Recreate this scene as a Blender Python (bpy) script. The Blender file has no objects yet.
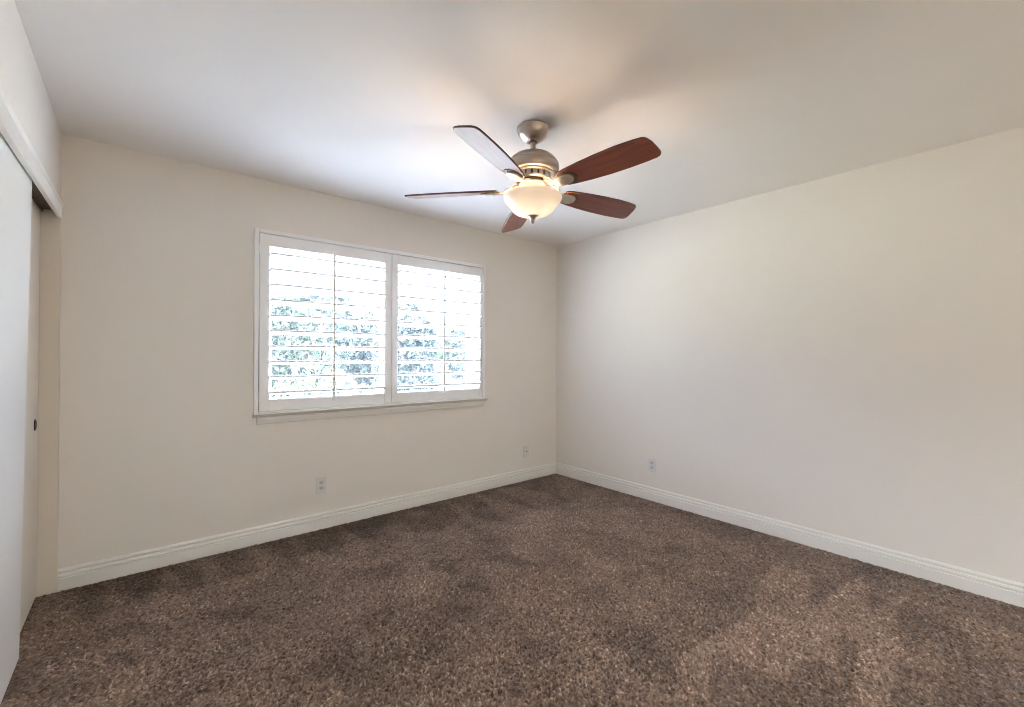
import bpy, math, random
import numpy as np
from mathutils import Vector, Matrix
random.seed(7); rng = np.random.default_rng(7)
PI = math.pi
sc = bpy.context.scene
COL = sc.collection

# ------------------------------------------------------------------ camera
FPX = 444.166; YAW = 0.69755; PITCH = 0.004576; ROLL = 0.0042; CAMH = 1.262
F = Vector((math.sin(YAW)*math.cos(PITCH), math.cos(YAW)*math.cos(PITCH), math.sin(PITCH)))
R0 = Vector((math.cos(YAW), -math.sin(YAW), 0)); U0 = R0.cross(F)
R = R0*math.cos(ROLL) + U0*math.sin(ROLL); U = -R0*math.sin(ROLL) + U0*math.cos(ROLL)
cam = bpy.data.cameras.new('camera'); camo = bpy.data.objects.new('camera', cam); COL.objects.link(camo)
cam.sensor_fit = 'HORIZONTAL'; cam.sensor_width = 36.0; cam.lens = FPX/1024*36.0
cam.clip_start = 0.02; cam.clip_end = 400
M = Matrix((R, U, -F)).transposed().to_4x4(); M.translation = (0, 0, CAMH); camo.matrix_world = M
sc.camera = camo

# ------------------------------------------------------------------ world, sun, exposure
SKY = 122.0                                            # bright high cloud: three to seven times dimmer at the horizon than overhead
w = bpy.data.worlds.new('sky'); sc.world = w; w.use_nodes = True
nt = w.node_tree; nt.nodes.clear()
wo = nt.nodes.new('ShaderNodeOutputWorld'); bg = nt.nodes.new('ShaderNodeBackground')
tc = nt.nodes.new('ShaderNodeTexCoord'); sep = nt.nodes.new('ShaderNodeSeparateXYZ'); cr = nt.nodes.new('ShaderNodeValToRGB')
nt.links.new(tc.outputs['Generated'], sep.inputs[0]); nt.links.new(sep.outputs['Z'], cr.inputs[0])
e = cr.color_ramp.elements
e[0].position = 0.16; e[0].color = (.028, .028, .028, 1); e[1].position = 1.0; e[1].color = (1, 1, 1, 1)
x = e.new(.42); x.color = (.70, .70, .70, 1)
ml = nt.nodes.new('ShaderNodeMath'); ml.operation = 'MULTIPLY'; ml.inputs[1].default_value = SKY
# added brightness low on the unseen -Y sky, fill through the glass door
fr = nt.nodes.new('ShaderNodeMapRange'); fr.inputs[1].default_value = .2; fr.inputs[2].default_value = -.6; fr.inputs[3].default_value = 0; fr.inputs[4].default_value = .33
nt.links.new(sep.outputs['Y'], fr.inputs[0])
mxm = nt.nodes.new('ShaderNodeMath'); mxm.operation = 'MAXIMUM'
nt.links.new(cr.outputs[0], mxm.inputs[0]); nt.links.new(fr.outputs[0], mxm.inputs[1]); nt.links.new(mxm.outputs[0], ml.inputs[0]); nt.links.new(ml.outputs[0], bg.inputs['Strength'])
bg.inputs['Color'].default_value = (0.69, 0.862, 1.185, 1)
nt.links.new(bg.outputs[0], wo.inputs['Surface'])
sun = bpy.data.lights.new('sun', 'SUN'); sun.energy = 85.0; sun.angle = math.radians(2); sun.color = (0.86, 0.91, 1.10)
suno = bpy.data.objects.new('sun', sun); COL.objects.link(suno)
suno.rotation_euler = Vector((.18, .22, -.95)).to_track_quat('-Z', 'Y').to_euler(); suno.location = (-3, -9, 12)
# window portal (guides sky sampling, adds no light of its own)
pl = bpy.data.lights.new('window_portal', 'AREA'); pl.shape = 'RECTANGLE'; pl.size = 1.9; pl.size_y = 1.25
pl.cycles.is_portal = True
plo = bpy.data.objects.new('window_portal', pl); COL.objects.link(plo)
plo.location = (1.53, 3.56, 1.48); plo.rotation_euler = (math.radians(-90), 0, 0)
pl2 = bpy.data.lights.new('fill_door_portal', 'AREA'); pl2.shape = 'RECTANGLE'; pl2.size = 3.2; pl2.size_y = 2.2
pl2.cycles.is_portal = True
plo2 = bpy.data.objects.new('fill_door_portal', pl2); COL.objects.link(plo2)
plo2.location = (1.30, -2.40, 1.09); plo2.rotation_euler = (math.radians(90), 0, 0)
vs = sc.view_settings
sc.display_settings.display_device = 'sRGB'
vs.view_transform = 'Standard'; vs.look = 'None'; vs.exposure = 0.43; vs.gamma = 1.0; vs.use_curve_mapping = False
try:
    sc.cycles.use_denoising = True
    sc.cycles.max_bounces = 14; sc.cycles.diffuse_bounces = 8; sc.cycles.transparent_max_bounces = 24
    sc.cycles.caustics_reflective = False; sc.cycles.caustics_refractive = False
    sc.cycles.sample_clamp_indirect = 12.0; sc.cycles.sample_clamp_direct = 2.8; sc.cycles.filter_width = 1.0
except Exception:
    pass

# ------------------------------------------------------------------ helpers
class MB:
    def __init__(s): s.v = []; s.f = []
    def add(s, vs, fs):
        o = len(s.v); s.v += [tuple(v) for v in vs]; s.f += [tuple(i+o for i in f) for f in fs]; return s
    def box(s, a, b, mat=None):
        (x0, y0, z0), (x1, y1, z1) = a, b
        vs = [(x0,y0,z0),(x1,y0,z0),(x1,y1,z0),(x0,y1,z0),(x0,y0,z1),(x1,y0,z1),(x1,y1,z1),(x0,y1,z1)]
        if mat is not None: vs = [mat @ Vector(v) for v in vs]
        return s.add(vs, [(3,2,1,0),(4,5,6,7),(0,1,5,4),(1,2,6,5),(2,3,7,6),(3,0,4,7)])
    def prism(s, poly, z0, z1, mat=None):
        n = len(poly)
        vs = [Vector((p[0], p[1], z0)) for p in poly] + [Vector((p[0], p[1], z1)) for p in poly]
        if mat is not None: vs = [mat @ v for v in vs]
        fs = [tuple(range(n-1, -1, -1)), tuple(range(n, 2*n))] + [(i, (i+1) % n, n+(i+1) % n, n+i) for i in range(n)]
        return s.add(vs, fs)
    def lathe(s, prof, seg=48, closed=False, mat=None):
        vs = []; fs = []; n = len(prof)
        for r, z in prof:
            for k in range(seg):
                a = 2*PI*k/seg; vs.append(Vector((r*math.cos(a), r*math.sin(a), z)))
        if mat is not None: vs = [mat @ v for v in vs]
        for i in range(n if closed else n-1):
            j = (i+1) % n
            for k in range(seg):
                l = (k+1) % seg; fs.append((i*seg+k, i*seg+l, j*seg+l, j*seg+k))
        if not closed:
            if prof[0][0] > 1e-5: fs.append(tuple(range(seg-1, -1, -1)))
            if prof[-1][0] > 1e-5: fs.append(tuple((n-1)*seg+k for k in range(seg)))
        return s.add(vs, fs)
    def tube(s, pts, rad, seg=10, cap=True):
        pts = [Vector(p) for p in pts]; n = len(pts)
        rads = rad if isinstance(rad, (list, tuple)) else [rad]*n
        vs = []; fs = []; prev = None
        for i, p in enumerate(pts):
            d = (pts[min(i+1, n-1)] - pts[max(i-1, 0)]).normalized()
            if prev is None:
                up = Vector((0, 0, 1)) if abs(d.z) < .95 else Vector((1, 0, 0))
                a = d.cross(up).normalized()
            else:
                a = (prev - d*prev.dot(d)).normalized()
            prev = a; b = d.cross(a)
            for k in range(seg):
                t = 2*PI*k/seg; vs.append(p + (a*math.cos(t) + b*math.sin(t))*rads[i])
        for i in range(n-1):
            for k in range(seg):
                l = (k+1) % seg; fs.append((i*seg+k, i*seg+l, (i+1)*seg+l, (i+1)*seg+k))
        if cap: fs += [tuple(range(seg-1, -1, -1)), tuple((n-1)*seg+k for k in range(seg))]
        return s.add(vs, fs)
    def build(s, name, mat, parent=None, smooth=False, bevel=0, loc=None, segs=2):
        me = bpy.data.meshes.new(name); me.from_pydata(s.v, [], s.f); me.update(); me.validate()
        o = bpy.data.objects.new(name, me); COL.objects.link(o)
        me.materials.append(mat)
        import bmesh
        bm = bmesh.new(); bm.from_mesh(me); bmesh.ops.recalc_face_normals(bm, faces=bm.faces); bm.to_mesh(me); bm.free()
        if loc is not None: o.location = loc
        if parent is not None: o.parent = parent
        if bevel:
            m = o.modifiers.new('bevel', 'BEVEL'); m.width = bevel; m.segments = segs; m.limit_method = 'ANGLE'; m.angle_limit = math.radians(35)
        if smooth or bevel:
            for p in me.polygons: p.use_smooth = True
            try: me.set_sharp_from_angle(angle=math.radians(38))
            except Exception: pass
        return o

def tag(o, label=None, cat=None, group=None, kind=None):
    if label: o['label'] = label
    if cat: o['category'] = cat
    if group: o['group'] = group
    if kind: o['kind'] = kind
    return o
def empty(name, loc=(0, 0, 0), rz=0.0):
    o = bpy.data.objects.new(name, None); COL.objects.link(o); o.location = loc; o.rotation_euler = (0, 0, rz)
    o.empty_display_size = .05; return o
def copy_tree(o, parent=None):
    c = o.copy(); COL.objects.link(c)
    if parent is not None: c.parent = parent
    for ch in [x for x in COL.objects if x.parent == o]: copy_tree(ch, c)
    return c

# ------------------------------------------------------------------ materials
def mat(name, color, rough=.5, metal=0.0, spec=.5, bump=None, var=None, coat=0.0):
    m = bpy.data.materials.new(name); m.use_nodes = True; n = m.node_tree.nodes; L = m.node_tree.links
    b = n['Principled BSDF']; b.inputs['Base Color'].default_value = (*color, 1); b.inputs['Roughness'].default_value = rough
    b.inputs['Metallic'].default_value = metal; b.inputs['Specular IOR Level'].default_value = spec
    b.inputs['Coat Weight'].default_value = coat
    t = n.new('ShaderNodeTexCoord')
    if var:
        scale, amt = var
        x = n.new('ShaderNodeTexNoise'); x.inputs['Scale'].default_value = scale; x.inputs['Detail'].default_value = 4
        L.new(t.outputs['Object'], x.inputs['Vector'])
        mr = n.new('ShaderNodeMapRange'); mr.inputs[1].default_value = .3; mr.inputs[2].default_value = .7
        mr.inputs[3].default_value = 1-amt; mr.inputs[4].default_value = 1+amt; L.new(x.outputs[0], mr.inputs[0])
        mx = n.new('ShaderNodeVectorMath'); mx.operation = 'SCALE'; mx.inputs[0].default_value = color
        L.new(mr.outputs[0], mx.inputs['Scale']); L.new(mx.outputs[0], b.inputs['Base Color'])
    if bump:
        scale, strength, dist = bump
        x = n.new('ShaderNodeTexNoise'); x.inputs['Scale'].default_value = scale; x.inputs['Detail'].default_value = 3
        L.new(t.outputs['Object'], x.inputs['Vector'])
        bp = n.new('ShaderNodeBump'); bp.inputs['Strength'].default_value = strength; bp.inputs['Distance'].default_value = dist
        L.new(x.outputs[0], bp.inputs['Height']); L.new(bp.outputs[0], b.inputs['Normal'])
    return m
m_wall = mat('wall_paint', (.81, .765, .71), .75, spec=.25, bump=(90, .18, .004), var=(3, .008))
m_ceil = mat('ceiling_paint', (.84, .81, .775), .85, spec=.2, bump=(60, .15, .004), var=(3, .008))
m_trim = mat('trim_paint', (.82, .80, .765), .38, bump=(25, .03, .002))
m_shut = mat('shutter_paint', (.87, .865, .86), .35, bump=(40, .03, .002))
m_door = mat('closet_door_paint', (.83, .825, .81), .45, bump=(30, .05, .002))
m_door_cream = mat('closet_door_cream_paint', (.78, .725, .64), .45, bump=(30, .05, .002))
m_jamb = mat('jamb_paint', (.72, .65, .56), .5, bump=(30, .05, .002))
m_dark = mat('track_brown', (.13, .09, .065), .5, bump=(40, .1, .002))
m_black = mat('pull_black', (.012, .010, .009), .35, metal=.4, bump=(80, .05, .001))
m_plate = mat('plate_plastic', (.72, .70, .68), .3, bump=(60, .03, .001))
m_recep = mat('receptacle_plastic', (.58, .57, .57), .35, bump=(60, .03, .001))
m_slot = mat('slot_dark', (.03, .028, .026), .5, bump=(60, .05, .001))
m_steel = mat('zinc_metal', (.6, .58, .55), .35, metal=1, bump=(60, .05, .001))
m_vinyl = mat('vinyl_frame', (.85, .86, .87), .4, bump=(40, .03, .001))

def nickel():
    m = mat('brushed_nickel', (.43, .37, .32), .28, metal=1)
    n = m.node_tree.nodes; L = m.node_tree.links; b = n['Principled BSDF']
    t = n.new('ShaderNodeTexCoord'); mp = n.new('ShaderNodeMapping'); mp.inputs['Scale'].default_value = (6, 6, 500)
    x = n.new('ShaderNodeTexNoise'); x.inputs['Scale'].default_value = 1; x.inputs['Detail'].default_value = 2
    L.new(t.outputs['Object'], mp.inputs[0]); L.new(mp.outputs[0], x.inputs['Vector'])
    mr = n.new('ShaderNodeMapRange'); mr.inputs[3].default_value = .26; mr.inputs[4].default_value = .42
    L.new(x.outputs[0], mr.inputs[0]); L.new(mr.outputs[0], b.inputs['Roughness'])
    b.inputs['Anisotropic'].default_value = .4
    return m
m_nick = nickel()
m_iron = mat('satin_nickel_iron', (.66, .60, .53), .36, metal=1, bump=(60, .08, .001))
m_gold = mat('warm_nickel', (.44, .35, .26), .42, metal=1, bump=(60, .05, .001))
m_dark_metal = mat('dark_metal_and_shadow', (.16, .11, .08), .5, metal=.8, bump=(60, .08, .001))  # dark fan metal, also the plate that imitates shadow on the blades

def wood():
    m = mat('mahogany', (.2, .05, .025), .36, coat=.15)
    n = m.node_tree.nodes; L = m.node_tree.links; b = n['Principled BSDF']; b.inputs['Coat Roughness'].default_value = .25
    t = n.new('ShaderNodeTexCoord'); mp = n.new('ShaderNodeMapping'); mp.inputs['Scale'].default_value = (5, 90, 90)
    x = n.new('ShaderNodeTexNoise'); x.inputs['Scale'].default_value = 1; x.inputs['Detail'].default_value = 6; x.inputs['Distortion'].default_value = .6
    L.new(t.outputs['Object'], mp.inputs[0]); L.new(mp.outputs[0], x.inputs['Vector'])
    c = n.new('ShaderNodeValToRGB'); c.color_ramp.elements[0].position = .3; c.color_ramp.elements[1].position = .75
    c.color_ramp.elements[0].color = (.115, .030, .018, 1); c.color_ramp.elements[1].color = (.29, .075, .036, 1)
    L.new(x.outputs[0], c.inputs[0]); L.new(c.outputs[0], b.inputs['Base Color'])
    return m
m_wood = wood()
m_woodedge = mat('blade_edge_stain', (.07, .035, .026), .5, var=(20, .2))

def bowl_glass():
    m = bpy.data.materials.new('alabaster_glass'); m.use_nodes = True; n = m.node_tree.nodes; L = m.node_tree.links; n.clear()
    o = n.new('ShaderNodeOutputMaterial'); mx = n.new('ShaderNodeMixShader'); mx2 = n.new('ShaderNodeMixShader')
    d = n.new('ShaderNodeBsdfDiffuse'); d.inputs[0].default_value = (.86, .80, .70, 1)
    tr = n.new('ShaderNodeBsdfTranslucent')
    t = n.new('ShaderNodeTexCoord'); x = n.new('ShaderNodeTexNoise'); x.inputs['Scale'].default_value = 16; x.inputs['Detail'].default_value = 4; x.inputs['Distortion'].default_value = 1.2
    L.new(t.outputs['Object'], x.inputs['Vector'])
    c = n.new('ShaderNodeValToRGB'); c.color_ramp.elements[0].color = (.62, .57, .51, 1); c.color_ramp.elements[1].color = (.82, .77, .71, 1)
    c.color_ramp.elements[0].position = .3; c.color_ramp.elements[1].position = .7
    L.new(x.outputs[0], c.inputs[0]); L.new(c.outputs[0], tr.inputs[0])
    g = n.new('ShaderNodeBsdfGlossy'); g.inputs['Roughness'].default_value = .15
    mx.inputs[0].default_value = .05; L.new(d.outputs[0], mx.inputs[1]); L.new(tr.outputs[0], mx.inputs[2])
    mx2.inputs[0].default_value = .04; L.new(mx.outputs[0], mx2.inputs[1]); L.new(g.outputs[0], mx2.inputs[2])
    L.new(mx2.outputs[0], o.inputs[0]); return m
m_bowl = bowl_glass()
def emit(name, col, s):
    m = bpy.data.materials.new(name); m.use_nodes = True; n = m.node_tree.nodes; b = n['Principled BSDF']
    b.inputs['Base Color'].default_value = (.9, .9, .88, 1); b.inputs['Emission Color'].default_value = (*col, 1); b.inputs['Emission Strength'].default_value = s
    return m
m_bulb = emit('warm_bulb', (1.0, .74, .54), 350)

def pane_glass():
    # clear glass; a trace of white translucency imitates the overexposed, washed-out view
    m = bpy.data.materials.new('window_glass'); m.use_nodes = True; n = m.node_tree.nodes; L = m.node_tree.links; n.clear()
    o = n.new('ShaderNodeOutputMaterial'); a = n.new('ShaderNodeMixShader'); b = n.new('ShaderNodeMixShader')
    tp = n.new('ShaderNodeBsdfTransparent'); tp.inputs[0].default_value = (.97, .98, .98, 1)
    tl = n.new('ShaderNodeBsdfTranslucent'); g = n.new('ShaderNodeBsdfGlossy'); g.inputs['Roughness'].default_value = .02
    t = n.new('ShaderNodeTexCoord'); x = n.new('ShaderNodeTexNoise'); x.inputs['Scale'].default_value = 8
    L.new(t.outputs['Object'], x.inputs['Vector'])
    mr = n.new('ShaderNodeMapRange'); mr.inputs[3].default_value = HAZE*.9; mr.inputs[4].default_value = HAZE*1.1
    L.new(x.outputs[0], mr.inputs[0]); L.new(mr.outputs[0], a.inputs[0])
    tl.inputs[0].default_value = (.95, .97, 1, 1)
    L.new(tp.outputs[0], a.inputs[1]); L.new(tl.outputs[0], a.inputs[2])
    b.inputs[0].default_value = .03; L.new(a.outputs[0], b.inputs[1]); L.new(g.outputs[0], b.inputs[2])
    L.new(b.outputs[0], o.inputs[0]); return m
HAZE = .003
m_glass = pane_glass()

def warm_fill_glass():  # invented tint that dims and warms the added fill light
    m = bpy.data.materials.new('warm_fill_glass'); m.use_nodes = True; n = m.node_tree.nodes; L = m.node_tree.links; n.clear()
    o = n.new('ShaderNodeOutputMaterial'); b = n.new('ShaderNodeMixShader'); tp = n.new('ShaderNodeBsdfTransparent'); g = n.new('ShaderNodeBsdfGlossy')
    tp.inputs[0].default_value = (.315, .280, .226, 1); g.inputs['Roughness'].default_value = .02; b.inputs[0].default_value = .04
    L.new(tp.outputs[0], b.inputs[1]); L.new(g.outputs[0], b.inputs[2]); L.new(b.outputs[0], o.inputs[0]); return m
m_fill_glass = warm_fill_glass()
def carpet():
    m = bpy.data.materials.new('brown_carpet'); m.use_nodes = True; n = m.node_tree.nodes; L = m.node_tree.links
    b = n['Principled BSDF']; b.inputs['Roughness'].default_value = .95; b.inputs['Specular IOR Level'].default_value = .1
    b.inputs['Sheen Weight'].default_value = .15; b.inputs['Sheen Roughness'].default_value = .5
    at = n.new('ShaderNodeAttribute'); at.attribute_name = 'nap'      # which way the pile lies
    tu = n.new('ShaderNodeAttribute'); tu.attribute_name = 'tuft'     # yarn colour of each tuft
    c = n.new('ShaderNodeValToRGB')
    e = c.color_ramp.elements; e[0].position = 0; e[0].color = (.048, .028, .019, 1); e[1].position = 1; e[1].color = (.56, .42, .32, 1)
    x = e.new(.35); x.color = (.146, .094, .066, 1); x = e.new(.75); x.color = (.28, .195, .142, 1)
    L.new(tu.outputs['Fac'], c.inputs[0])
    mr = n.new('ShaderNodeMapRange'); mr.inputs[1].default_value = 0; mr.inputs[2].default_value = 1; mr.inputs[3].default_value = .44; mr.inputs[4].default_value = 1.74
    L.new(at.outputs['Fac'], mr.inputs[0])
    s = n.new('ShaderNodeVectorMath'); s.operation = 'SCALE'; L.new(c.outputs[0], s.inputs[0]); L.new(mr.outputs[0], s.inputs['Scale'])
    L.new(s.outputs[0], b.inputs['Base Color']); return m
m_carpet = carpet()

# ------------------------------------------------------------------ room shell
XL, XR, YB, YF, H = -.3286, 3.441, 3.364, -2.2, 2.44
T = .12
WX0, WX1, WZ0, WZ1 = .625, 2.44, .875, 2.075          # rough window opening in the back wall
CY0, CZ = .75, 1.972                                  # closet opening: near end, header underside
XC = -1.05                                            # back of the closet

def frame_wall(x0, x1, z0, z1, ox0, ox1, oz0, oz1, y0, y1):
    m = MB(); vs = []
    for y in (y0, y1):
        vs += [(x0,y,z0),(x1,y,z0),(x1,y,z1),(x0,y,z1),(ox0,y,oz0),(ox1,y,oz0),(ox1,y,oz1),(ox0,y,oz1)]
    fs = []
    for i in range(4):
        j = (i+1) % 4
        fs += [(i, j, 4+j, 4+i), (8+j, 8+i, 12+i, 12+j), (i, 8+i, 8+j, j), (4+j, 12+j, 12+i, 4+i)]
    return m.add(vs, fs)
def floor():
    st = .0052
    xs = np.arange(XC, XR+.02, st); ys = np.concatenate([np.arange(YF-.02, -1.0, .04), np.arange(-.98, YB+.02, st)]); nx, ny = len(xs), len(ys)
    X, Y = np.meshgrid(xs, ys)
    X = X + rng.normal(0, .0022, X.shape); Y = Y + rng.normal(0, .0022, Y.shape)
    n0 = rng.normal(0, 1, X.shape)
    n1 = (n0 + np.roll(n0, 1, 0) + np.roll(n0, 1, 1) + np.roll(np.roll(n0, 1, 0), 1, 1))/2
    hz = .9*n0 + .3*n1
    Z = np.clip(hz*.0036, -.010, .011)
    ed = np.clip(np.minimum(np.minimum(YB-Y, XR-X), np.abs(X+.36))/.045, 0, 1); Z *= .25 + .75*ed
    # colour value of each tuft
    t0 = rng.normal(0, 1, X.shape); t1 = (t0 + np.roll(t0, 1, 0) + np.roll(t0, 1, 1) + np.roll(np.roll(t0, 1, 0), 1, 1))/2
    tuft = np.clip(.49 + .19*t0 + .06*t1 + .05*hz, 0, 1)
    # nap: smooth low-frequency patches + the vacuum and footprint marks
    def low(cell):
        gx = int((xs[-1]-xs[0])/cell)+4; gy = int((ys[-1]-ys[0])/cell)+4
        g = rng.normal(0, 1, (gy, gx)); u = (X-xs[0])/cell+1; v = (Y-ys[0])/cell+1
        u = np.clip(u, 0, gx-2.001); v = np.clip(v, 0, gy-2.001)
        i = u.astype(int); j = v.astype(int); a = u-i; b = v-j; a = a*a*(3-2*a); b = b*b*(3-2*b)
        return (g[j, i]*(1-a)+g[j, i+1]*a)*(1-b) + (g[j+1, i]*(1-a)+g[j+1, i+1]*a)*b
    nap = .42 + .06*low(.45) + .095*low(.17) + .055*low(.07)
    jx = X + rng.normal(0, .009, X.shape); jy = Y + rng.normal(0, .009, Y.shape)
    def inside(poly, px, py):
        r = np.zeros(px.shape, bool); n = len(poly)
        for i in range(n):
            (x0, y0), (x1, y1) = poly[i], poly[(i+1) % n]
            if y0 == y1: continue
            c = ((y0 > py) != (y1 > py)) & (px < (x1-x0)*(py-y0)/(y1-y0)+x0)
            r ^= c
        return r
    LIGHT = [[2.77,1.03],[3.02,1.01],[2.72,.93],[2.57,.89],[2.76,.94],[2.96,.95],[3.0,.87],[2.83,.81],[2.53,.74],[2.86,.72],[3.25,.67],[2.97,.6],[2.77,.54],[3.0,.51],[3.15,.44],[2.92,.47],[2.65,.42],[2.49,.39],[2.26,.37],[2.07,.36],[1.97,.44],[2.13,.47],[2.45,.52],[2.45,.59],[2.25,.55],[2.08,.51],[2.18,.57],[2.13,.65],[1.94,.63],[1.89,.68],[1.91,.73],[1.88,.9],[1.62,.80],[1.50,.86],[1.73,.98],[2.01,.96],[2.26,.91]]
    wgt = np.zeros(X.shape)
    for k in range(5):
        ax = X + rng.normal(0, .007, X.shape); ay = Y + rng.normal(0, .006, X.shape)
        wgt += inside(LIGHT, ax, ay)/5.0
    nap += .36*wgt
    DARK = [[[-.26,3.33],[-.12,3.33],[-.12,3.01],[-.15,2.7],[-.23,3.02]],[[-.08,3.33],[.11,3.33],[.08,3.03],[-.01,2.97]],[[.14,3.33],[.29,3.33],[.27,2.91],[.21,3.03]],[[.34,3.33],[.55,3.33],[.55,2.86],[.38,2.96]],[[.58,3.33],[.79,3.33],[.75,2.81],[.67,2.95]],[[-.1,2.47],[-.04,2.52],[.02,2.33],[-.06,2.39]],[[.24,2.63],[.49,2.54],[.38,2.41],[.29,2.48]],
            [[1.58,3.33],[2.04,3.33],[1.92,2.89],[1.67,2.77],[1.48,2.87]],[[2.07,3.33],[2.33,3.33],[2.16,2.62],[2.01,2.74]],[[2.36,3.33],[2.59,3.33],[2.53,2.61],[2.44,2.92]],[[2.65,3.33],[3.38,3.33],[2.87,2.75],[2.80,3.24]],[[.86,3.33],[1.12,3.33],[1.0,2.76],[.87,3.0]],[[1.15,3.35],[1.56,3.33],[1.22,2.91],[1.16,3.02]],[[1.01,2.54],[1.29,2.56],[1.15,2.34],[1.02,2.42]],[[1.66,2.21],[1.81,2.18],[1.86,1.92],[1.74,2.01]],[[1.31,2.07],[1.43,2.04],[1.45,1.79],[1.39,1.94]],[[1.37,2.45],[1.54,2.31],[1.4,2.14],[1.33,2.28]]]
    for P in DARK:
        for k in range(4):
            ax = X + rng.normal(0, .018, X.shape); ay = Y + rng.normal(0, .018, X.shape)
            nap -= .27*inside(P, ax, ay)/4.0
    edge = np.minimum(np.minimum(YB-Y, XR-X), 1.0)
    nap -= .16*np.exp(-np.clip(edge, 0, None)/.10)     # darker along the skirting
    nap = np.clip(nap, 0, 1)
    me = bpy.data.meshes.new('floor'); nv = nx*ny
    co = np.stack([X, Y, Z], -1).reshape(-1).astype(np.float32)
    idx = np.arange(nv).reshape(ny, nx)
    q = np.stack([idx[:-1, :-1], idx[:-1, 1:], idx[1:, 1:], idx[1:, :-1]], -1).reshape(-1, 4)
    me.vertices.add(nv); me.vertices.foreach_set('co', co)
    me.loops.add(q.size); me.loops.foreach_set('vertex_index', q.reshape(-1).astype(np.int32))
    me.polygons.add(len(q)); me.polygons.foreach_set('loop_start', np.arange(0, q.size, 4, dtype=np.int32)); me.polygons.foreach_set('loop_total', np.full(len(q), 4, np.int32))
    me.update(calc_edges=True)
    for nm, arr in (('nap', nap), ('tuft', tuft)):
        a = me.attributes.new(nm, 'FLOAT', 'POINT'); a.data.foreach_set('value', arr.reshape(-1).astype(np.float32))
    me.materials.append(m_carpet)
    o = bpy.data.objects.new('floor', me); COL.objects.link(o)
    return tag(o, 'brown cut-pile carpet covering the whole bedroom floor, with pale brushed marks', 'floor', kind='structure')
floor()
tag(MB().box((XC-T, YF-T, -.16), (XR+T, YB+T, -.02)).build('subfloor', m_trim), 'floor slab beneath the brown carpet', 'floor', kind='structure')
tag(MB().box((XC-T, YF-T, H), (XR+T, YB+T, H+.12)).build('ceiling', m_ceil), 'flat off-white ceiling above the fan', 'ceiling', kind='structure')
YO = YB+.15
tag(frame_wall(XC-T, XR+T, -.02, H, WX0, WX1, WZ0, WZ1, YB, YO).build('wall_back', m_wall), 'off-white wall with the shuttered window in it', 'wall', kind='structure')
tag(MB().box((XR, YF-T, -.02), (XR+T, YB, H)).build('wall_right', m_wall), 'long blank off-white wall on the right', 'wall', kind='structure')
DX0, DX1, DZ1 = -.15, 2.75, 2.12                      # sliding glass door added in the unseen wall to let in warm fill
tag(frame_wall(XC-T, XR+T, -.06, H, DX0, DX1, -.019, DZ1, YF-.13, YF).build('wall_front', m_wall), 'off-white wall opposite the window', 'wall', kind='structure')
# closet wall: header over the sliding doors and the solid length nearer the camera
m = MB(); P = [(YF, -.02), (CY0, -.02), (CY0, CZ+.07), (YB, CZ+.07), (YB, H), (YF, H)]
vs = [(XL, y, z) for y, z in P] + [(XL-.09, y, z) for y, z in P]
m.add(vs, [(0,1,2,5), (5,2,3,4), (6,11,8,7), (11,10,9,8)] + [(i, i+6, (i+1) % 6+6, (i+1) % 6) for i in range(6)])
tag(m.build('wall_left', m_wall), 'off-white closet wall above and beside the sliding doors', 'wall', kind='structure')
tag(MB().box((XC-T, YF-T, -.02), (XC, YB, H)).build('wall_closet', m_wall), 'back wall of the closet behind the sliding doors', 'wall', kind='structure')

# baseboards: stepped profile extruded along a wall
PROF = [(0, -.02), (.016, -.02), (.016, .0645), (.0150, .0655), (.0070, .0665), (.0070, .0705), (.0125, .0730), (.0150, .076), (.0145, .0845), (.0125, .0890), (.0045, .0905), (.0045, .0955), (.0095, .0985), (.0105, .102), (.0085, .109), (.004, .1155), (0, .117)]
def baseboard(name, a, b, nrm, label, m0=0, m1=0):
    a = Vector(a); b = Vector(b); nrm = Vector(nrm); d = (b-a).normalized(); n = len(PROF)
    vs = [a + nrm*p + d*(p*m0) + Vector((0, 0, z)) for p, z in PROF] + [b + nrm*p - d*(p*m1) + Vector((0, 0, z)) for p, z in PROF]
    fs = [tuple(range(n)), tuple(range(2*n-1, n-1, -1))] + [(i, (i+1) % n, n+(i+1) % n, n+i) for i in range(n)]
    tag(MB().add(vs, fs).build(name, m_trim, bevel=.0006, segs=1), label, 'baseboard', kind='structure')
baseboard('baseboard_back', (-.326, YB, 0), (XR, YB, 0), (0, -1, 0), 'white stepped baseboard under the window wall', 0, 1)
baseboard('baseboard_right', (XR, YB, 0), (XR, YF, 0), (-1, 0, 0), 'white stepped baseboard along the blank right wall', 1, 1)
baseboard('baseboard_front', (XR, YF, 0), (DX1+.03, YF, 0), (0, 1, 0), 'white stepped baseboard beside the added glass door', 1, 0)
gd = empty('fill_door', (DX0, YF-.10, 0)); tag(gd, 'white sliding glass door added opposite the shuttered window for warm fill', 'glass door', kind='structure')  # added behind the camera as an opening for warm fill light
m = MB(); dw = DX1-DX0
m.box((0, 0, -.019), (.05, .10, DZ1)).box((dw-.05, 0, -.019), (dw, .10, DZ1)).box((.05, 0, DZ1-.05), (dw-.05, .10, DZ1)).box((.05, 0, -.019), (dw-.05, .10, .02))
m.build('door_frame', m_vinyl, gd, bevel=.003)
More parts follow.
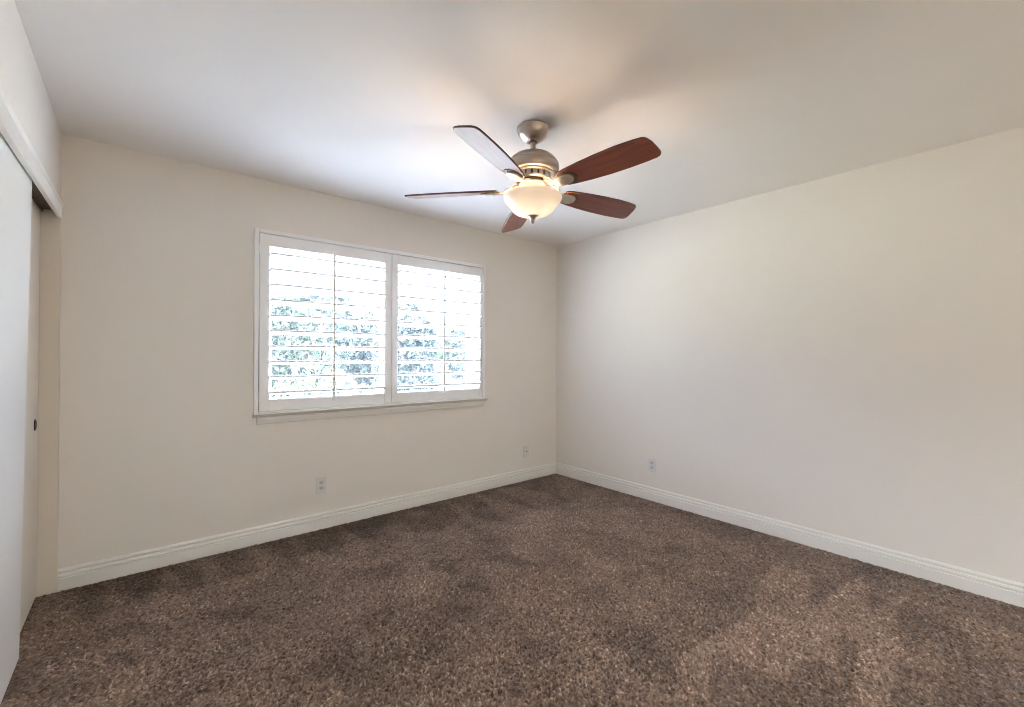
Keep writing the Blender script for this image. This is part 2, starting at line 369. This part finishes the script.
for xa, xb, y in ((.05, dw/2+.03, .02), (dw/2-.03, dw-.05, .06)):
    m = MB(); q = .06
    m.box((xa, y, .02), (xa+q, y+.03, DZ1-.05)).box((xb-q, y, .02), (xb, y+.03, DZ1-.05)).box((xa+q, y, .02), (xb-q, y+.03, .02+q)).box((xa+q, y, DZ1-.05-q), (xb-q, y+.03, DZ1-.05))
    o = m.build('sash', m_vinyl, gd, bevel=.002)
    MB().box((xa+q, y+.012, .02+q), (xb-q, y+.018, DZ1-.05-q)).build('glass_pane', m_fill_glass, o)
baseboard('baseboard_left', (XL, YF, 0), (XL, CY0-.06, 0), (1, 0, 0), 'white stepped baseboard on the wall beside the closet', 1, 0)

# closet: header casing, track, jamb, two sliding doors
m = MB(); x0, x1 = XL-.012, XL+.006
m.add([(x, y, z) for x in (x0, x1) for y, z in ((CY0-.07, 1.925), (YB, 1.985), (YB, 2.052), (CY0-.07, 2.024))],
      [(0,1,2,3), (7,6,5,4), (0,4,5,1), (1,5,6,2), (2,6,7,3), (3,7,4,0)])
m.add([(x, y, z) for x, dz in ((x0, 0), (XL+.014, 0), (XL+.006, -.016)) for y, z in ((CY0-.07, 2.028+dz), (YB, 2.056+dz))],
      [(0,2,4), (1,5,3), (0,1,3,2), (2,3,5,4), (4,5,1,0)])
tag(m.build('trim_1', m_trim, bevel=.0015), 'white casing board across the top of the closet doors', 'trim', kind='structure')
tag(MB().box((XL-.09, CY0, CZ+.045), (XL-.012, YB, CZ+.07)).box((XL-.0645, CY0, CZ+.028), (XL-.0625, YB, CZ+.046)).box((XL-.09, CY0, CZ+.02), (XL-.086, YB, CZ+.046)).build('trim_2', m_dark), 'dark brown sliding-door track under the closet header', 'trim', kind='structure')
tag(MB().box((-.60, YB-.018, -.02), (-.326, YB, CZ+.046)).build('trim_3', m_jamb, bevel=.0015), 'beige closet jamb board against the window wall', 'trim', kind='structure')
tag(MB().box((XL-.09, CY0-.001, -.02), (XL+.002, CY0+.018, CZ+.046)).build('trim_4', m_jamb, bevel=.0015), 'closet jamb board at the near end of the sliding doors', 'trim', kind='structure')
def closet_door(name, xf, y0, y1, ztop, lean, label, dm=None):
    d = empty(name, (xf-.0095, (y0+y1)/2, .012)); d.rotation_euler = (0, lean, 0)
    h = ztop-.012; wd = (y1-y0)/2
    MB().box((-.0095, -wd, 0), (.0095, wd, h)).build('door_panel', dm or m_door, d, bevel=.0012)
    return tag(d, label, 'closet door', kind='structure')
d1 = closet_door('door_1', -.372, 1.36, 2.70, 1.998, .0125, 'nearer flat white sliding closet door, overlapping the farther one')
d2 = closet_door('door_2', -.402, 2.02, 3.343, 2.012, 0, 'farther flat cream sliding closet door with a black finger pull', m_door_cream)
d3 = closet_door('door_3', -.402, CY0+.02, 1.62, 2.012, 0, 'flat white sliding closet door at the near end of the closet')
ry = Matrix.Rotation(PI/2, 4, 'Y')
pull = MB().lathe([(.0, .0005), (.019, .0005), (.021, .0035), (.025, .0042), (.0285, .0028), (.029, 0), (0, -.001)], 32, mat=Matrix.Translation((.0095, 3.250-(2.02+3.343)/2, .903-.012)) @ ry).build('finger_pull', m_black, d2, smooth=True)
pull['label'] = 'round black finger pull'

# ------------------------------------------------------------------ window: frame, glass, sill, shutters
win = empty('window_1', ((WX0+WX1)/2, YB, WZ0)); tag(win, 'wide white-framed window behind two plantation shutters', 'window', kind='structure')
wl = Vector(((WX0+WX1)/2, YB, WZ0))
def wbox(m, a, b): return m.box(Vector(a)-wl, Vector(b)-wl)
m = MB(); ya, yb2 = YB+.085, YB+.145
t = .045
wbox(m, (WX0, ya, WZ0), (WX0+t, yb2, WZ1)); wbox(m, (WX1-t, ya, WZ0), (WX1, yb2, WZ1))
wbox(m, (WX0+t, ya, WZ0), (WX1-t, yb2, WZ0+t)); wbox(m, (WX0+t, ya, WZ1-t), (WX1-t, yb2, WZ1))
m.build('window_frame', m_vinyl, win, bevel=.003)
XM = (WX0+WX1)/2
for nm, xa, xb, yy in (('sash', WX0+t, XM+.022, ya+.012), ('sash', XM-.022, WX1-t, ya+.034)):
    s = .036; m = MB(); y1, y2 = yy, yy+.02; za, zb = WZ0+t, WZ1-t
    wbox(m, (xa, y1, za), (xa+s, y2, zb)); wbox(m, (xb-s, y1, za), (xb, y2, zb)); wbox(m, (xa+s, y1, za), (xb-s, y2, za+s)); wbox(m, (xa+s, y1, zb-s), (xb-s, y2, zb))
    o = m.build(nm, m_vinyl, win, bevel=.002)
    m = MB(); wbox(m, (xa+s, yy+.008, za+s), (xb-s, yy+.012, zb-s)); m.build('glass_pane', m_glass, o)
# shutter frame (L-frame around the opening) standing proud of the wall
FX0, FX1, FZ0, FZ1 = .577, 2.472, .868, 2.100
fy = YB-.028
m = MB(); ft = .026
wbox(m, (FX0, fy, FZ0), (FX0+ft, YB+.05, FZ1)); wbox(m, (FX1-ft, fy, FZ0), (FX1, YB+.05, FZ1))
wbox(m, (FX0+ft, fy, FZ1-ft), (FX1-ft, YB+.05, FZ1)); wbox(m, (FX0+ft, fy, FZ0), (FX1-ft, YB+.05, FZ0+.010))
m.build('shutter_frame', m_shut, win, bevel=.003)
m = MB(); yl = fy+.031; lw = .022
wbox(m, (FX0+ft-.002, yl, FZ0+.004), (FX0+ft+lw, yl+.010, FZ1-ft+.002)); wbox(m, (FX1-ft-lw, yl, FZ0+.004), (FX1-ft+.002, yl+.010, FZ1-ft+.002))
wbox(m, (FX0+ft+lw, yl, FZ1-ft-lw), (FX1-ft-lw, yl+.010, FZ1-ft+.002)); wbox(m, (FX0+ft+lw, yl, FZ0+.004), (FX1-ft-lw, yl+.010, FZ0+.010+lw))
wbox(m, (1.5415-.020, yl, FZ0+.010+lw), (1.5415+.020, yl+.010, FZ1-ft-lw))
m.build('light_stop', m_shut, win)
# stool (sill) and apron
m = MB(); SX0, SX1 = .572, 2.492
prof = [(0, .868), (-.055, .868), (-.0565, .866), (-.0555, .863), (-.050, .860), (-.030, .847), (-.024, .841), (0, .840)]
n = len(prof)
m.add([(x, YB+a, z) for x in (SX0, SX1) for a, z in prof], [tuple(range(n)), tuple(range(2*n-1, n-1, -1))] + [(i, (i+1) % n, n+(i+1) % n, n+i) for i in range(n)])
m.v = [tuple(Vector(v)-wl) for v in m.v]
m.build('window_sill', m_trim, win, bevel=.001)
m = MB(); prof = [(0, .840), (-.020, .840), (-.020, .815), (-.016, .808), (-.016, .800), (-.012, .795), (0, .794)]; n = len(prof)
m.add([(x, YB+a, z) for x in (.597, 2.468) for a, z in prof], [tuple(range(n)), tuple(range(2*n-1, n-1, -1))] + [(i, (i+1) % n, n+(i+1) % n, n+i) for i in range(n)])
m.v = [tuple(Vector(v)-wl) for v in m.v]
m.build('sill_apron', m_trim, win, bevel=.001)

def louver_mb(L, wdt=.112, th=.0165):
    pr = []
    for k in range(24):
        a = 2*PI*(k+.5)/24; pr.append((wdt/2*math.copysign(abs(math.cos(a))**.5, math.cos(a)), th/2*math.copysign(abs(math.sin(a))**.5, math.sin(a))))
    n = len(pr); m = MB()
    m.add([(x, a, z) for x in (-L/2, L/2) for a, z in pr], [tuple(range(n)), tuple(range(2*n-1, n-1, -1))] + [(i, (i+1) % n, n+(i+1) % n, n+i) for i in range(n)])
    return m
TILT = math.radians(-9)
def shutter(x0, x1, xi0, xi1, rodx, hinge_left, label):
    z0, z1 = FZ0+.013, FZ1-ft-.004; zi0, zi1 = .958, 1.992
    yf = fy+.002; yk = yf+.028; ym = (yf+yk)/2
    s = empty('plantation_shutter', ((x0+x1)/2, ym, z0)); c = Vector(s.location)
    tag(s, label, 'shutter', 'plantation shutters in the window')
    def b(a, e): return MB().box(Vector(a)-c, Vector(e)-c)
    b((x0, yf, z0), (xi0, yk, z1)).build('stile', m_shut, s, bevel=.003)
    b((xi1, yf, z0), (x1, yk, z1)).build('stile', m_shut, s, bevel=.003)
    b((xi0, yf+.001, zi1), (xi1, yk-.001, z1)).build('top_rail', m_shut, s, bevel=.002)
    b((xi0, yf+.001, z0), (xi1, yk-.001, zi0)).build('bottom_rail', m_shut, s, bevel=.002)
    N = 10; pitch = (zi1-zi0)/N
    Lx = xi1-xi0-.004
    for k in range(N):
        o = louver_mb(Lx).build('louver', m_shut, s, smooth=True)
        o.location = Vector(((xi0+xi1)/2, ym+.004, zi0+pitch*(k+.42))) - c; o.rotation_euler = (TILT, 0, 0)
    rod = MB().box((-.0075, -.006, zi0-.028-c.z), (.0075, .006, zi1+.002-c.z)).build('tilt_rod', m_shut, s, bevel=.002)
    rod.location = (rodx-c.x, yf-.034-c.y, 0)
    for k in range(N):
        z = zi0+pitch*(k+.42) + .056*math.sin(-TILT)
        MB().tube([(0, .003, z-c.z), (0, .012, z+.002-c.z)], .0016, 6).build('staple', m_steel, rod)
    hx = x0-.001 if hinge_left else x1+.001
    for hz in (z0+.10, z1-.10):
        MB().tube([(hx-c.x, yf-.003-c.y, hz-.035-c.z), (hx-c.x, yf-.003-c.y, hz+.035-c.z)], .0042, 10).build('hinge', m_shut, s, smooth=True)
    return s
shutter(.607, 1.5395, .668, 1.482, 1.082, True, 'left white plantation shutter, the wider pane nearest the closet')
shutter(1.5435, 2.442, 1.598, 2.410, 2.010, False, 'right white plantation shutter, nearest the corner of the room')

# ------------------------------------------------------------------ wall plates
def outlet(loc, rz, label, kind='duplex'):
    e = empty('electrical_outlet' if kind == 'duplex' else 'cable_jack', loc, rz)   # local -Y points into the room
    tag(e, label, 'outlet' if kind == 'duplex' else 'wall jack', 'duplex outlets low on the walls' if kind == 'duplex' else None)
    MB().box((-.0365, -.0055, -.059), (.0365, 0, .059)).build('cover_plate', m_plate, e, bevel=.003)
    rx = Matrix.Rotation(PI/2, 4, 'X')
    if kind == 'duplex':
        for s in (-1, 1):
            pts = []
            for k in range(28):
                a = 2*PI*k/28; pts.append((max(-.0165, min(.0165, .0185*math.cos(a))), s*.0195 + .0142*math.sin(a)))
            r = MB().prism(pts, .0050, .0072, rx).build('receptacle', m_recep, e, bevel=.0006)
            r['label'] = 'grey receptacle face'
            MB().prism([(-.0075, s*.0195-.001), (-.0052, s*.0195-.001), (-.0052, s*.0195+.0065), (-.0075, s*.0195+.0065)], .0070, .0075, rx).prism([(.0052, s*.0195), (.0075, s*.0195), (.0075, s*.0195+.0060), (.0052, s*.0195+.0060)], .0070, .0075, rx).build('slot', m_slot, r)
            MB().prism([(.0026*math.cos(2*PI*k/12), s*.0195-.0068+.0026*math.sin(2*PI*k/12)) for k in range(12)], .0070, .0075, rx).build('ground_hole', m_slot, r)
        MB().prism([(.003*math.cos(2*PI*k/14), .003*math.sin(2*PI*k/14)) for k in range(14)], .0053, .0066, rx).build('screw', m_steel, e)
    else:
        MB().lathe([(.0075, .0053), (.0075, .008), (.0048, .008), (.0048, .015), (.0015, .015), (.0015, .010), (0, .010)], 12, mat=rx).build('coax_connector', m_dark_metal, e)
        for s in (-1, 1):
            MB().prism([(.003*math.cos(2*PI*k/14), s*.042+.003*math.sin(2*PI*k/14)) for k in range(14)], .0053, .0066, rx).build('screw', m_steel, e)
    return e
outlet((1.016, YB, .316), 0, 'white duplex electrical outlet below the window')
outlet((XR, 2.190, .310), -PI/2, 'white duplex electrical outlet low on the right wall')
outlet((3.011, YB, .290), 0, 'small white cable jack plate right of the window, near the room corner', 'coax')

# ------------------------------------------------------------------ ceiling fan
FX, FY = 1.553, 1.691
fan = empty('ceiling_fan', (FX, FY, H)); tag(fan, 'five-blade mahogany and brushed nickel ceiling fan with a lit alabaster glass bowl', 'ceiling fan')
def fz(pr): return [(r, z-H) for r, z in pr]
MB().lathe(fz([(.079, 2.44), (.083, 2.438), (.0845, 2.433), (.083, 2.429), (.081, 2.427), (.080, 2.420), (.076, 2.408), (.068, 2.394), (.056, 2.381), (.042, 2.372), (.028, 2.368), (.0, 2.368)]), 64).build('canopy', m_nick, fan, smooth=True)
MB().lathe(fz([(.0, 2.374), (.019, 2.374), (.022, 2.368), (.019, 2.361), (0.0, 2.361)]), 32).build('rod_collar', m_dark_metal, fan, smooth=True)
MB().lathe(fz([(.0, 2.38), (.0135, 2.38), (.0135, 2.300), (.0, 2.300)]), 32).build('downrod', m_nick, fan, smooth=True)
MB().lathe(fz([(.0, 2.316), (.020, 2.316), (.024, 2.311), (.045, 2.308), (.070, 2.302), (.095, 2.290), (.114, 2.275), (.127, 2.260), (.134, 2.248), (.1345, 2.245), (.1325, 2.2445), (.1325, 2.2425), (.1345, 2.242), (.135, 2.230), (.133, 2.217), (.128, 2.207), (.118, 2.200), (.100, 2.196), (0, 2.196)]), 72).build('motor_housing', m_nick, fan, smooth=True)
# slotted vent ring below the motor
ring = MB(); NS = 20; rO, rI = .104, .096; zt, zb = 2.200-H, 2.156-H
ring.lathe([(rI-.01, zt), (rO+.006, zt), (rO+.008, zt-.004), (rO+.004, zt-.009), (rO, zt-.011), (rI, zt-.011)], 80, closed=True)
ring.lathe([(rI-.012, zb), (rO-.010, zb), (rO-.004, zb+.003), (rO-.001, zb+.010), (rI, zb+.011)], 80, closed=True)
for k in range(NS):
    a = 2*PI*k/NS; hw = 2*PI/NS*.34; pts = []
    for j in range(5): t_ = a-hw+2*hw*j/4; pts.append((rO*math.cos(t_), rO*math.sin(t_)))
    for j in range(5): t_ = a+hw-2*hw*j/4; pts.append((rI*math.cos(t_), rI*math.sin(t_)))
    ring.prism(pts, zb+.010, zt-.010)
ring.build('vent_ring', m_iron, fan, smooth=True)
MB().lathe(fz([(0, 2.199), (.088, 2.199), (.088, 2.158), (0, 2.158)]), 48).build('vent_core', m_dark_metal, fan, smooth=True)
MB().lathe(fz([(0, 2.158), (.078, 2.158), (.080, 2.152), (.078, 2.146), (0, 2.146)]), 48).build('flywheel', m_dark_metal, fan, smooth=True)
# switch housing and light fitter
MB().lathe(fz([(0, 2.148), (.070, 2.148), (.074, 2.143), (.070, 2.136), (.060, 2.130), (.056, 2.120), (.060, 2.112), (.072, 2.108), (.076, 2.103), (.070, 2.099), (0, 2.099)]), 64).build('switch_housing', m_gold, fan, smooth=True)
for k in range(3):
    a = math.radians(30+120*k)
    MB().tube([(.066*math.cos(a), .066*math.sin(a), 2.106-H), (.105*math.cos(a), .105*math.sin(a), 2.098-H), (.134*math.cos(a), .134*math.sin(a), 2.082-H), (.145*math.cos(a), .145*math.sin(a), 2.080-H)], [.005, .005, .0045, .004], 8).build('bowl_arm', m_iron, fan, smooth=True)
MB().tube([(0, 0, 2.10-H), (0, 0, 1.985-H)], .005, 10).build('center_stem', m_iron, fan, smooth=True)
# bowl, one shell with real thickness
outer = [(r*.975, z-.008+max(0, (2.04-z))*.12) for r, z in [(.150, 2.093), (.1535, 2.090), (.1545, 2.085), (.152, 2.076), (.146, 2.064), (.137, 2.053), (.128, 2.044), (.121, 2.035), (.115, 2.025), (.106, 2.013), (.092, 2.002), (.073, 1.993), (.050, 1.987), (.028, 1.984), (.012, 1.983)]]
bowl = MB().lathe(fz(outer), 80); bowl.f = bowl.f[:-2]
bo = bowl.build('glass_bowl', m_bowl, fan, smooth=True); bo['label'] = 'glowing cream alabaster glass bowl'
MB().lathe(fz([(0, 1.992), (.026, 1.992), (.031, 1.990), (.032, 1.986), (.027, 1.982), (.019, 1.976), (.013, 1.966), (.009, 1.960), (.0085, 1.957), (.0105, 1.954), (.009, 1.950), (.006, 1.946), (0, 1.943)]), 40).build('finial', m_nick, fan, smooth=True)
for k in range(2):
    a = math.radians(62+180*k); tr = Matrix.Translation((.034*math.cos(a), .034*math.sin(a), 2.026-H))
    MB().lathe([(0, -.030), (.006, -.027), (.013, -.016), (.0165, -.003), (.016, .006), (.011, .014), (.008, .019), (0, .019)], 20, mat=tr).build('light_bulb', m_bulb, fan, smooth=True)['label'] = 'glowing bulb inside the bowl'
    MB().lathe([(0, .018), (.010, .018), (.011, .024), (.007, .028), (.007, .076), (0, .076)], 16, mat=tr).build('lamp_socket', m_iron, fan, smooth=True)
# blades and blade irons
R0B, R1B = .185, .690
def blade_outline():
    # local x = outward, y = across; the +y edge bows more than the -y edge
    top = [(.185, .040), (.200, .051), (.24, .059), (.32, .069), (.42, .077), (.52, .080), (.60, .079), (.650, .076), (.665, .071), (.673, .062)]
    tip = [(.676, .050), (.674, .020), (.670, -.015), (.662, -.040)]
    bot = [(.655, -.050), (.643, -.057), (.60, -.063), (.52, -.068), (.42, -.067), (.32, -.062), (.24, -.055), (.200, -.049), (.185, -.038)]
    return top + tip + bot
BZ = 2.119-H
AZ = 131.2; PIT = math.radians(-16)
def make_blade():
    e = MB().prism([(x, y) for x, y in blade_outline()], -.0045, .0045)
    return e
iron_pts = None
def make_iron(parent):
    m = MB()
    # curved neck from the flywheel out to the blade, flattened
    def ribbon(path, th):
        # path: (x, z, halfwidth) strip
        vs = []; fs = []
        for x, z, hw in path:
            vs += [(x, -hw, z-th/2), (x, hw, z-th/2), (x, hw, z+th/2), (x, -hw, z+th/2)]
        n = len(path)
        for i in range(n-1):
            for k in range(4):
                l = (k+1) % 4; fs.append((i*4+k, i*4+l, (i+1)*4+l, (i+1)*4+k))
        fs += [(3, 2, 1, 0), tuple((n-1)*4+k for k in range(4))]
        m.add(vs, fs)
    ribbon([(.070, .022, .020), (.090, .021, .018), (.110, .014, .013), (.128, .004, .013), (.146, -.006, .018), (.165, -.0095, .026), (.190, -.010, .033), (.215, -.010, .034), (.235, -.010, .031), (.248, -.010, .024), (.256, -.010, .013), (.258, -.010, .004)], .012)
    o = m.build('blade_iron', m_iron, parent, smooth=True, bevel=.002)
    # open scrolls either side of the neck
    for s in (-1, 1):
        c = []
        for k in range(22):
            a = -2.6 + k*(2*PI*.95)/21; rr = .021 - .0052*k/21
            c.append((.118 + rr*math.cos(a)*1.15, s*(.029 + rr*math.sin(a)), .008 - .006*math.cos(a)))
        MB().tube(c, [.0045]*18+[.004, .0036, .003, .0025], 8).build('scroll', m_iron, o, smooth=True)
    for (sx, sy) in ((.205, .017), (.205, -.017), (.238, 0)):
        MB().lathe([(0, -.0195), (.003, -.019), (.0048, -.0170), (.0048, -.0155), (0, -.0155)], 14, mat=Matrix.Translation((sx, sy, 0))).build('screw', m_iron, o, smooth=True)
    # dark plate between iron and blade, imitates the shadow crescent beyond the iron
    MB().prism([(.172, .030), (.20, .041), (.235, .042), (.262, .032), (.276, .012), (.276, -.012), (.262, -.032), (.235, -.042), (.20, -.041), (.172, -.030)], -.0085, -.0040).build('shadow_plate', m_dark_metal, o)
    return o
MEAN = None
for k in range(5):
    az = math.radians(AZ + 72*k)
    rot = Matrix.Rotation(math.radians(1.8), 4, Vector((-math.cos(YAW), math.sin(YAW), 0))) @ Matrix.Rotation(az, 4, 'Z') @ Matrix.Rotation(PIT, 4, 'X')
    if k == 0:
        b0 = make_blade().build('blade', m_wood, fan, bevel=.0015)
        b0.data.materials.append(m_woodedge)
        for p in b0.data.polygons:
            if abs(p.normal.z) < .5: p.material_index = 1
        i0 = make_iron(fan); ob = [b0, i0]
    else:
        ob = [copy_tree(b0), copy_tree(i0)]
    for o in ob:
        o.location = (0, 0, BZ); o.rotation_euler = rot.to_euler()

# ------------------------------------------------------------------ outside, a storey below the window sill
GZ = -2.9
m_deck = mat('grey_concrete', (.15, .148, .143), .85, bump=(12, .2, .01), var=(2, .06))
tag(MB().box((-3, YF-5.2, -.22), (7, YF-.13, -.06)).build('fill_balcony', m_deck), 'grey concrete deck added outside the glass door to bounce light inside', 'fill_balcony', kind='structure')  # deck added with the glass door, its tone set for the bounce
m_bounce = mat('bounce_paving', (.70, .665, .66), .9, bump=(5, .3, .02), var=(1.5, .06))
m_lawn = mat('dry_lawn', (.16, .14, .095), .9, bump=(6, .4, .05), var=(1.2, .4))
m_stucco = mat('grey_stucco', (.065, .062, .060), .85, bump=(20, .2, .01), var=(2, .04))
m_roof = mat('roof_tile', (.045, .038, .036), .8, bump=(8, .5, .05), var=(5, .2))
m_garage = mat('garage_door_paint', (.05, .05, .052), .5, bump=(10, .05, .01))
m_pane = mat('dark_house_window', (.05, .06, .08), .1, bump=(4, .02, .01))
m_bark = mat('bark', (.10, .07, .05), .9, bump=(20, .6, .02), var=(8, .3))
def leafmat(name, c): return mat(name, c, .6, spec=.3, var=(2.5, .35))
m_lf = [leafmat('leaf_deep_green', (.0085, .0155, .0055)), leafmat('leaf_mid_green', (.014, .024, .006)), leafmat('leaf_blue_green', (.0085, .0140, .0085)), leafmat('leaf_yellow_green', (.026, .030, .007))]
tag(MB().box((-60, -60, GZ-.3), (70, 110, GZ)).build('ground', m_lawn), 'lawn outside beyond the window', 'ground', kind='structure')

def tree(name, x, y, ztop, rx, rz, lm, label, cat='tree', group=None, nleaf=2600, ls=.26, seed=0, trunk=True):
    r = np.random.default_rng(seed); e = empty(name, (x, y, GZ)); tag(e, label, cat, group)
    h = ztop-GZ; cz = h-rz
    blobs = [(0, 0, cz, 1.0)] + [(r.normal(0, .45)*rx, r.normal(0, .45)*rx, cz + r.normal(0, .35)*rz, r.uniform(.4, .65)) for _ in range(9)]
    n = nleaf; bi = r.integers(0, len(blobs), n); B = np.array(blobs)[bi]
    d = r.normal(0, 1, (n, 3)); d /= np.linalg.norm(d, axis=1)[:, None]; rad = r.uniform(.55, 1.0, n)[:, None]**.6
    c = B[:, :3] + d*rad*np.array([rx, rx, rz])*B[:, 3:4]*.85
    c[:, 2] = np.minimum(c[:, 2], h)
    c[:, 2] = np.maximum(c[:, 2], .15)
    a = r.normal(0, 1, (n, 3)); a /= np.linalg.norm(a, axis=1)[:, None]; b = np.cross(a, r.normal(0, 1, (n, 3))); b /= np.linalg.norm(b, axis=1)[:, None]
    s = ls*r.uniform(.6, 1.3, n)[:, None]
    V = np.stack([c-a*s, c-b*s*.45, c+a*s, c+b*s*.45], 1).reshape(-1, 3)
    mb = MB(); mb.v = V.tolist(); mb.f = [(4*i, 4*i+1, 4*i+2, 4*i+3) for i in range(n)]
    mb.build('foliage', lm, e)
    if trunk:
        t = MB(); t.tube([(0, 0, -.1), (.05, .03, cz*.5), (0, 0, cz)], [.22, .16, .10], 10)
        for k in range(6):
            an = r.uniform(0, 2*PI); t.tube([(0, 0, cz*.55), (rx*.5*math.cos(an), rx*.5*math.sin(an), cz+rz*.3)], [.08, .03], 6)
        t.build('trunk', m_bark, e)
    return e
tree('broadleaf_tree', 3.6, 16.0, 3.1, 2.2, 2.4, m_lf[0], 'deep green tree seen through the left part of the left shutter', seed=1, nleaf=11000, ls=.13)
tree('broadleaf_tree', 9.4, 24.5, 4.4, 3.1, 3.2, m_lf[2], 'blue-green tree seen through the right part of the left shutter', seed=2, nleaf=11000, ls=.16)
tree('broadleaf_tree', 8.9, 17.0, 3.4, 1.35, 2.4, m_lf[2], 'blue-green tree left of the rod of the right shutter', seed=3, nleaf=7000, ls=.13)
tree('broadleaf_tree', 17.5, 27.0, 3.0, 1.6, 1.5, m_lf[1], 'lighter green tree above the neighbouring roof', seed=4, nleaf=3500, ls=.17)
tree('shrub', 2.75, 9.6, 1.42, .85, 1.5, m_lf[3], 'yellow-green bush low in the left shutter', 'bush', seed=5, nleaf=3600, ls=.09)
tree('shrub', 6.0, 13.4, .2, 1.0, 1.2, m_lf[1], 'green bush low behind the right half of the left shutter', 'bush', seed=6, nleaf=3000, ls=.09)
tree('shrub', 8.4, 13.5, .35, 1.1, 1.3, m_lf[1], 'green bush low behind the left half of the right shutter', 'bush', seed=7, nleaf=3000, ls=.09)
tag(MB().box((-4, YO+.05, GZ), (14, 10.0, GZ+.04)).build('bounce_patio', m_bounce), 'pale paving added unseen below the window to bounce light upward', 'paving', kind='structure')  # added out of view to throw daylight up onto the ceiling
# palm with arching fronds
pm = empty('palm', (4.5, 10.8, GZ)); tag(pm, 'small palm with pale arching fronds low in the left shutter', 'palm')
MB().tube([(0, 0, -.1), (.03, 0, 1.2), (0, .02, 2.6)], [.16, .12, .10], 12).build('trunk', m_bark, pm)
fr = MB(); r = np.random.default_rng(9)
for k in range(16):
    an = 2*PI*k/16 + r.uniform(-.15, .15); el = r.uniform(.2, 1.2); P = []
    for j in range(9):
        t_ = j/8; rr = 1.25*t_*math.cos(el*.6); z = 2.6 + 1.0*math.sin(el)*t_ - 1.0*t_*t_
        P.append(Vector((rr*math.cos(an), rr*math.sin(an), z)))
    for j in range(1, 9):
        d = (P[j]-P[j-1]).normalized(); sd = d.cross(Vector((0, 0, 1))).normalized()
        for s in (-1, 1):
            for q in (0, .5):
                p0 = P[j-1].lerp(P[j], q); L_ = .34*(1-abs(j/8-.4)); tp = p0 + sd*s*L_ + d*.22*L_/.3 - Vector((0, 0, .08))
                fr.add([p0 - d*.022, p0 + d*.022, tp], [(0, 1, 2)])
fr.build('fronds', m_lf[3], pm)
# neighbouring single-storey house
hs = empty('neighbor_house', (23.0, 30.0, GZ)); tag(hs, 'grey single-storey neighbouring house with a low tiled roof', 'house')
MB().box((-5, 0, 0), (8, 8, 3.1)).build('house_wall', m_stucco, hs)
MB().add([(-5.6, -.6, 3.1), (8.6, -.6, 3.1), (8.6, 8.6, 3.1), (-5.6, 8.6, 3.1), (-2.2, 4, 4.7), (5.2, 4, 4.7), (-5.6, -.6, 2.95), (8.6, -.6, 2.95), (8.6, 8.6, 2.95), (-5.6, 8.6, 2.95)], [(0, 1, 5, 4), (1, 2, 5), (2, 3, 4, 5), (3, 0, 4), (9, 8, 7, 6), (0, 6, 7, 1), (1, 7, 8, 2), (2, 8, 9, 3), (3, 9, 6, 0)]).build('roof', m_roof, hs)
g = MB()
for k in range(4): g.box((-4.4, -.06, .06+k*.57), (-.6, .02, .06+k*.57+.55))
g.build('garage_door', m_garage, hs)
f_ = MB().box((1.2, -.05, 1.0), (3.2, .02, 2.2)).build('house_window', m_pane, hs)
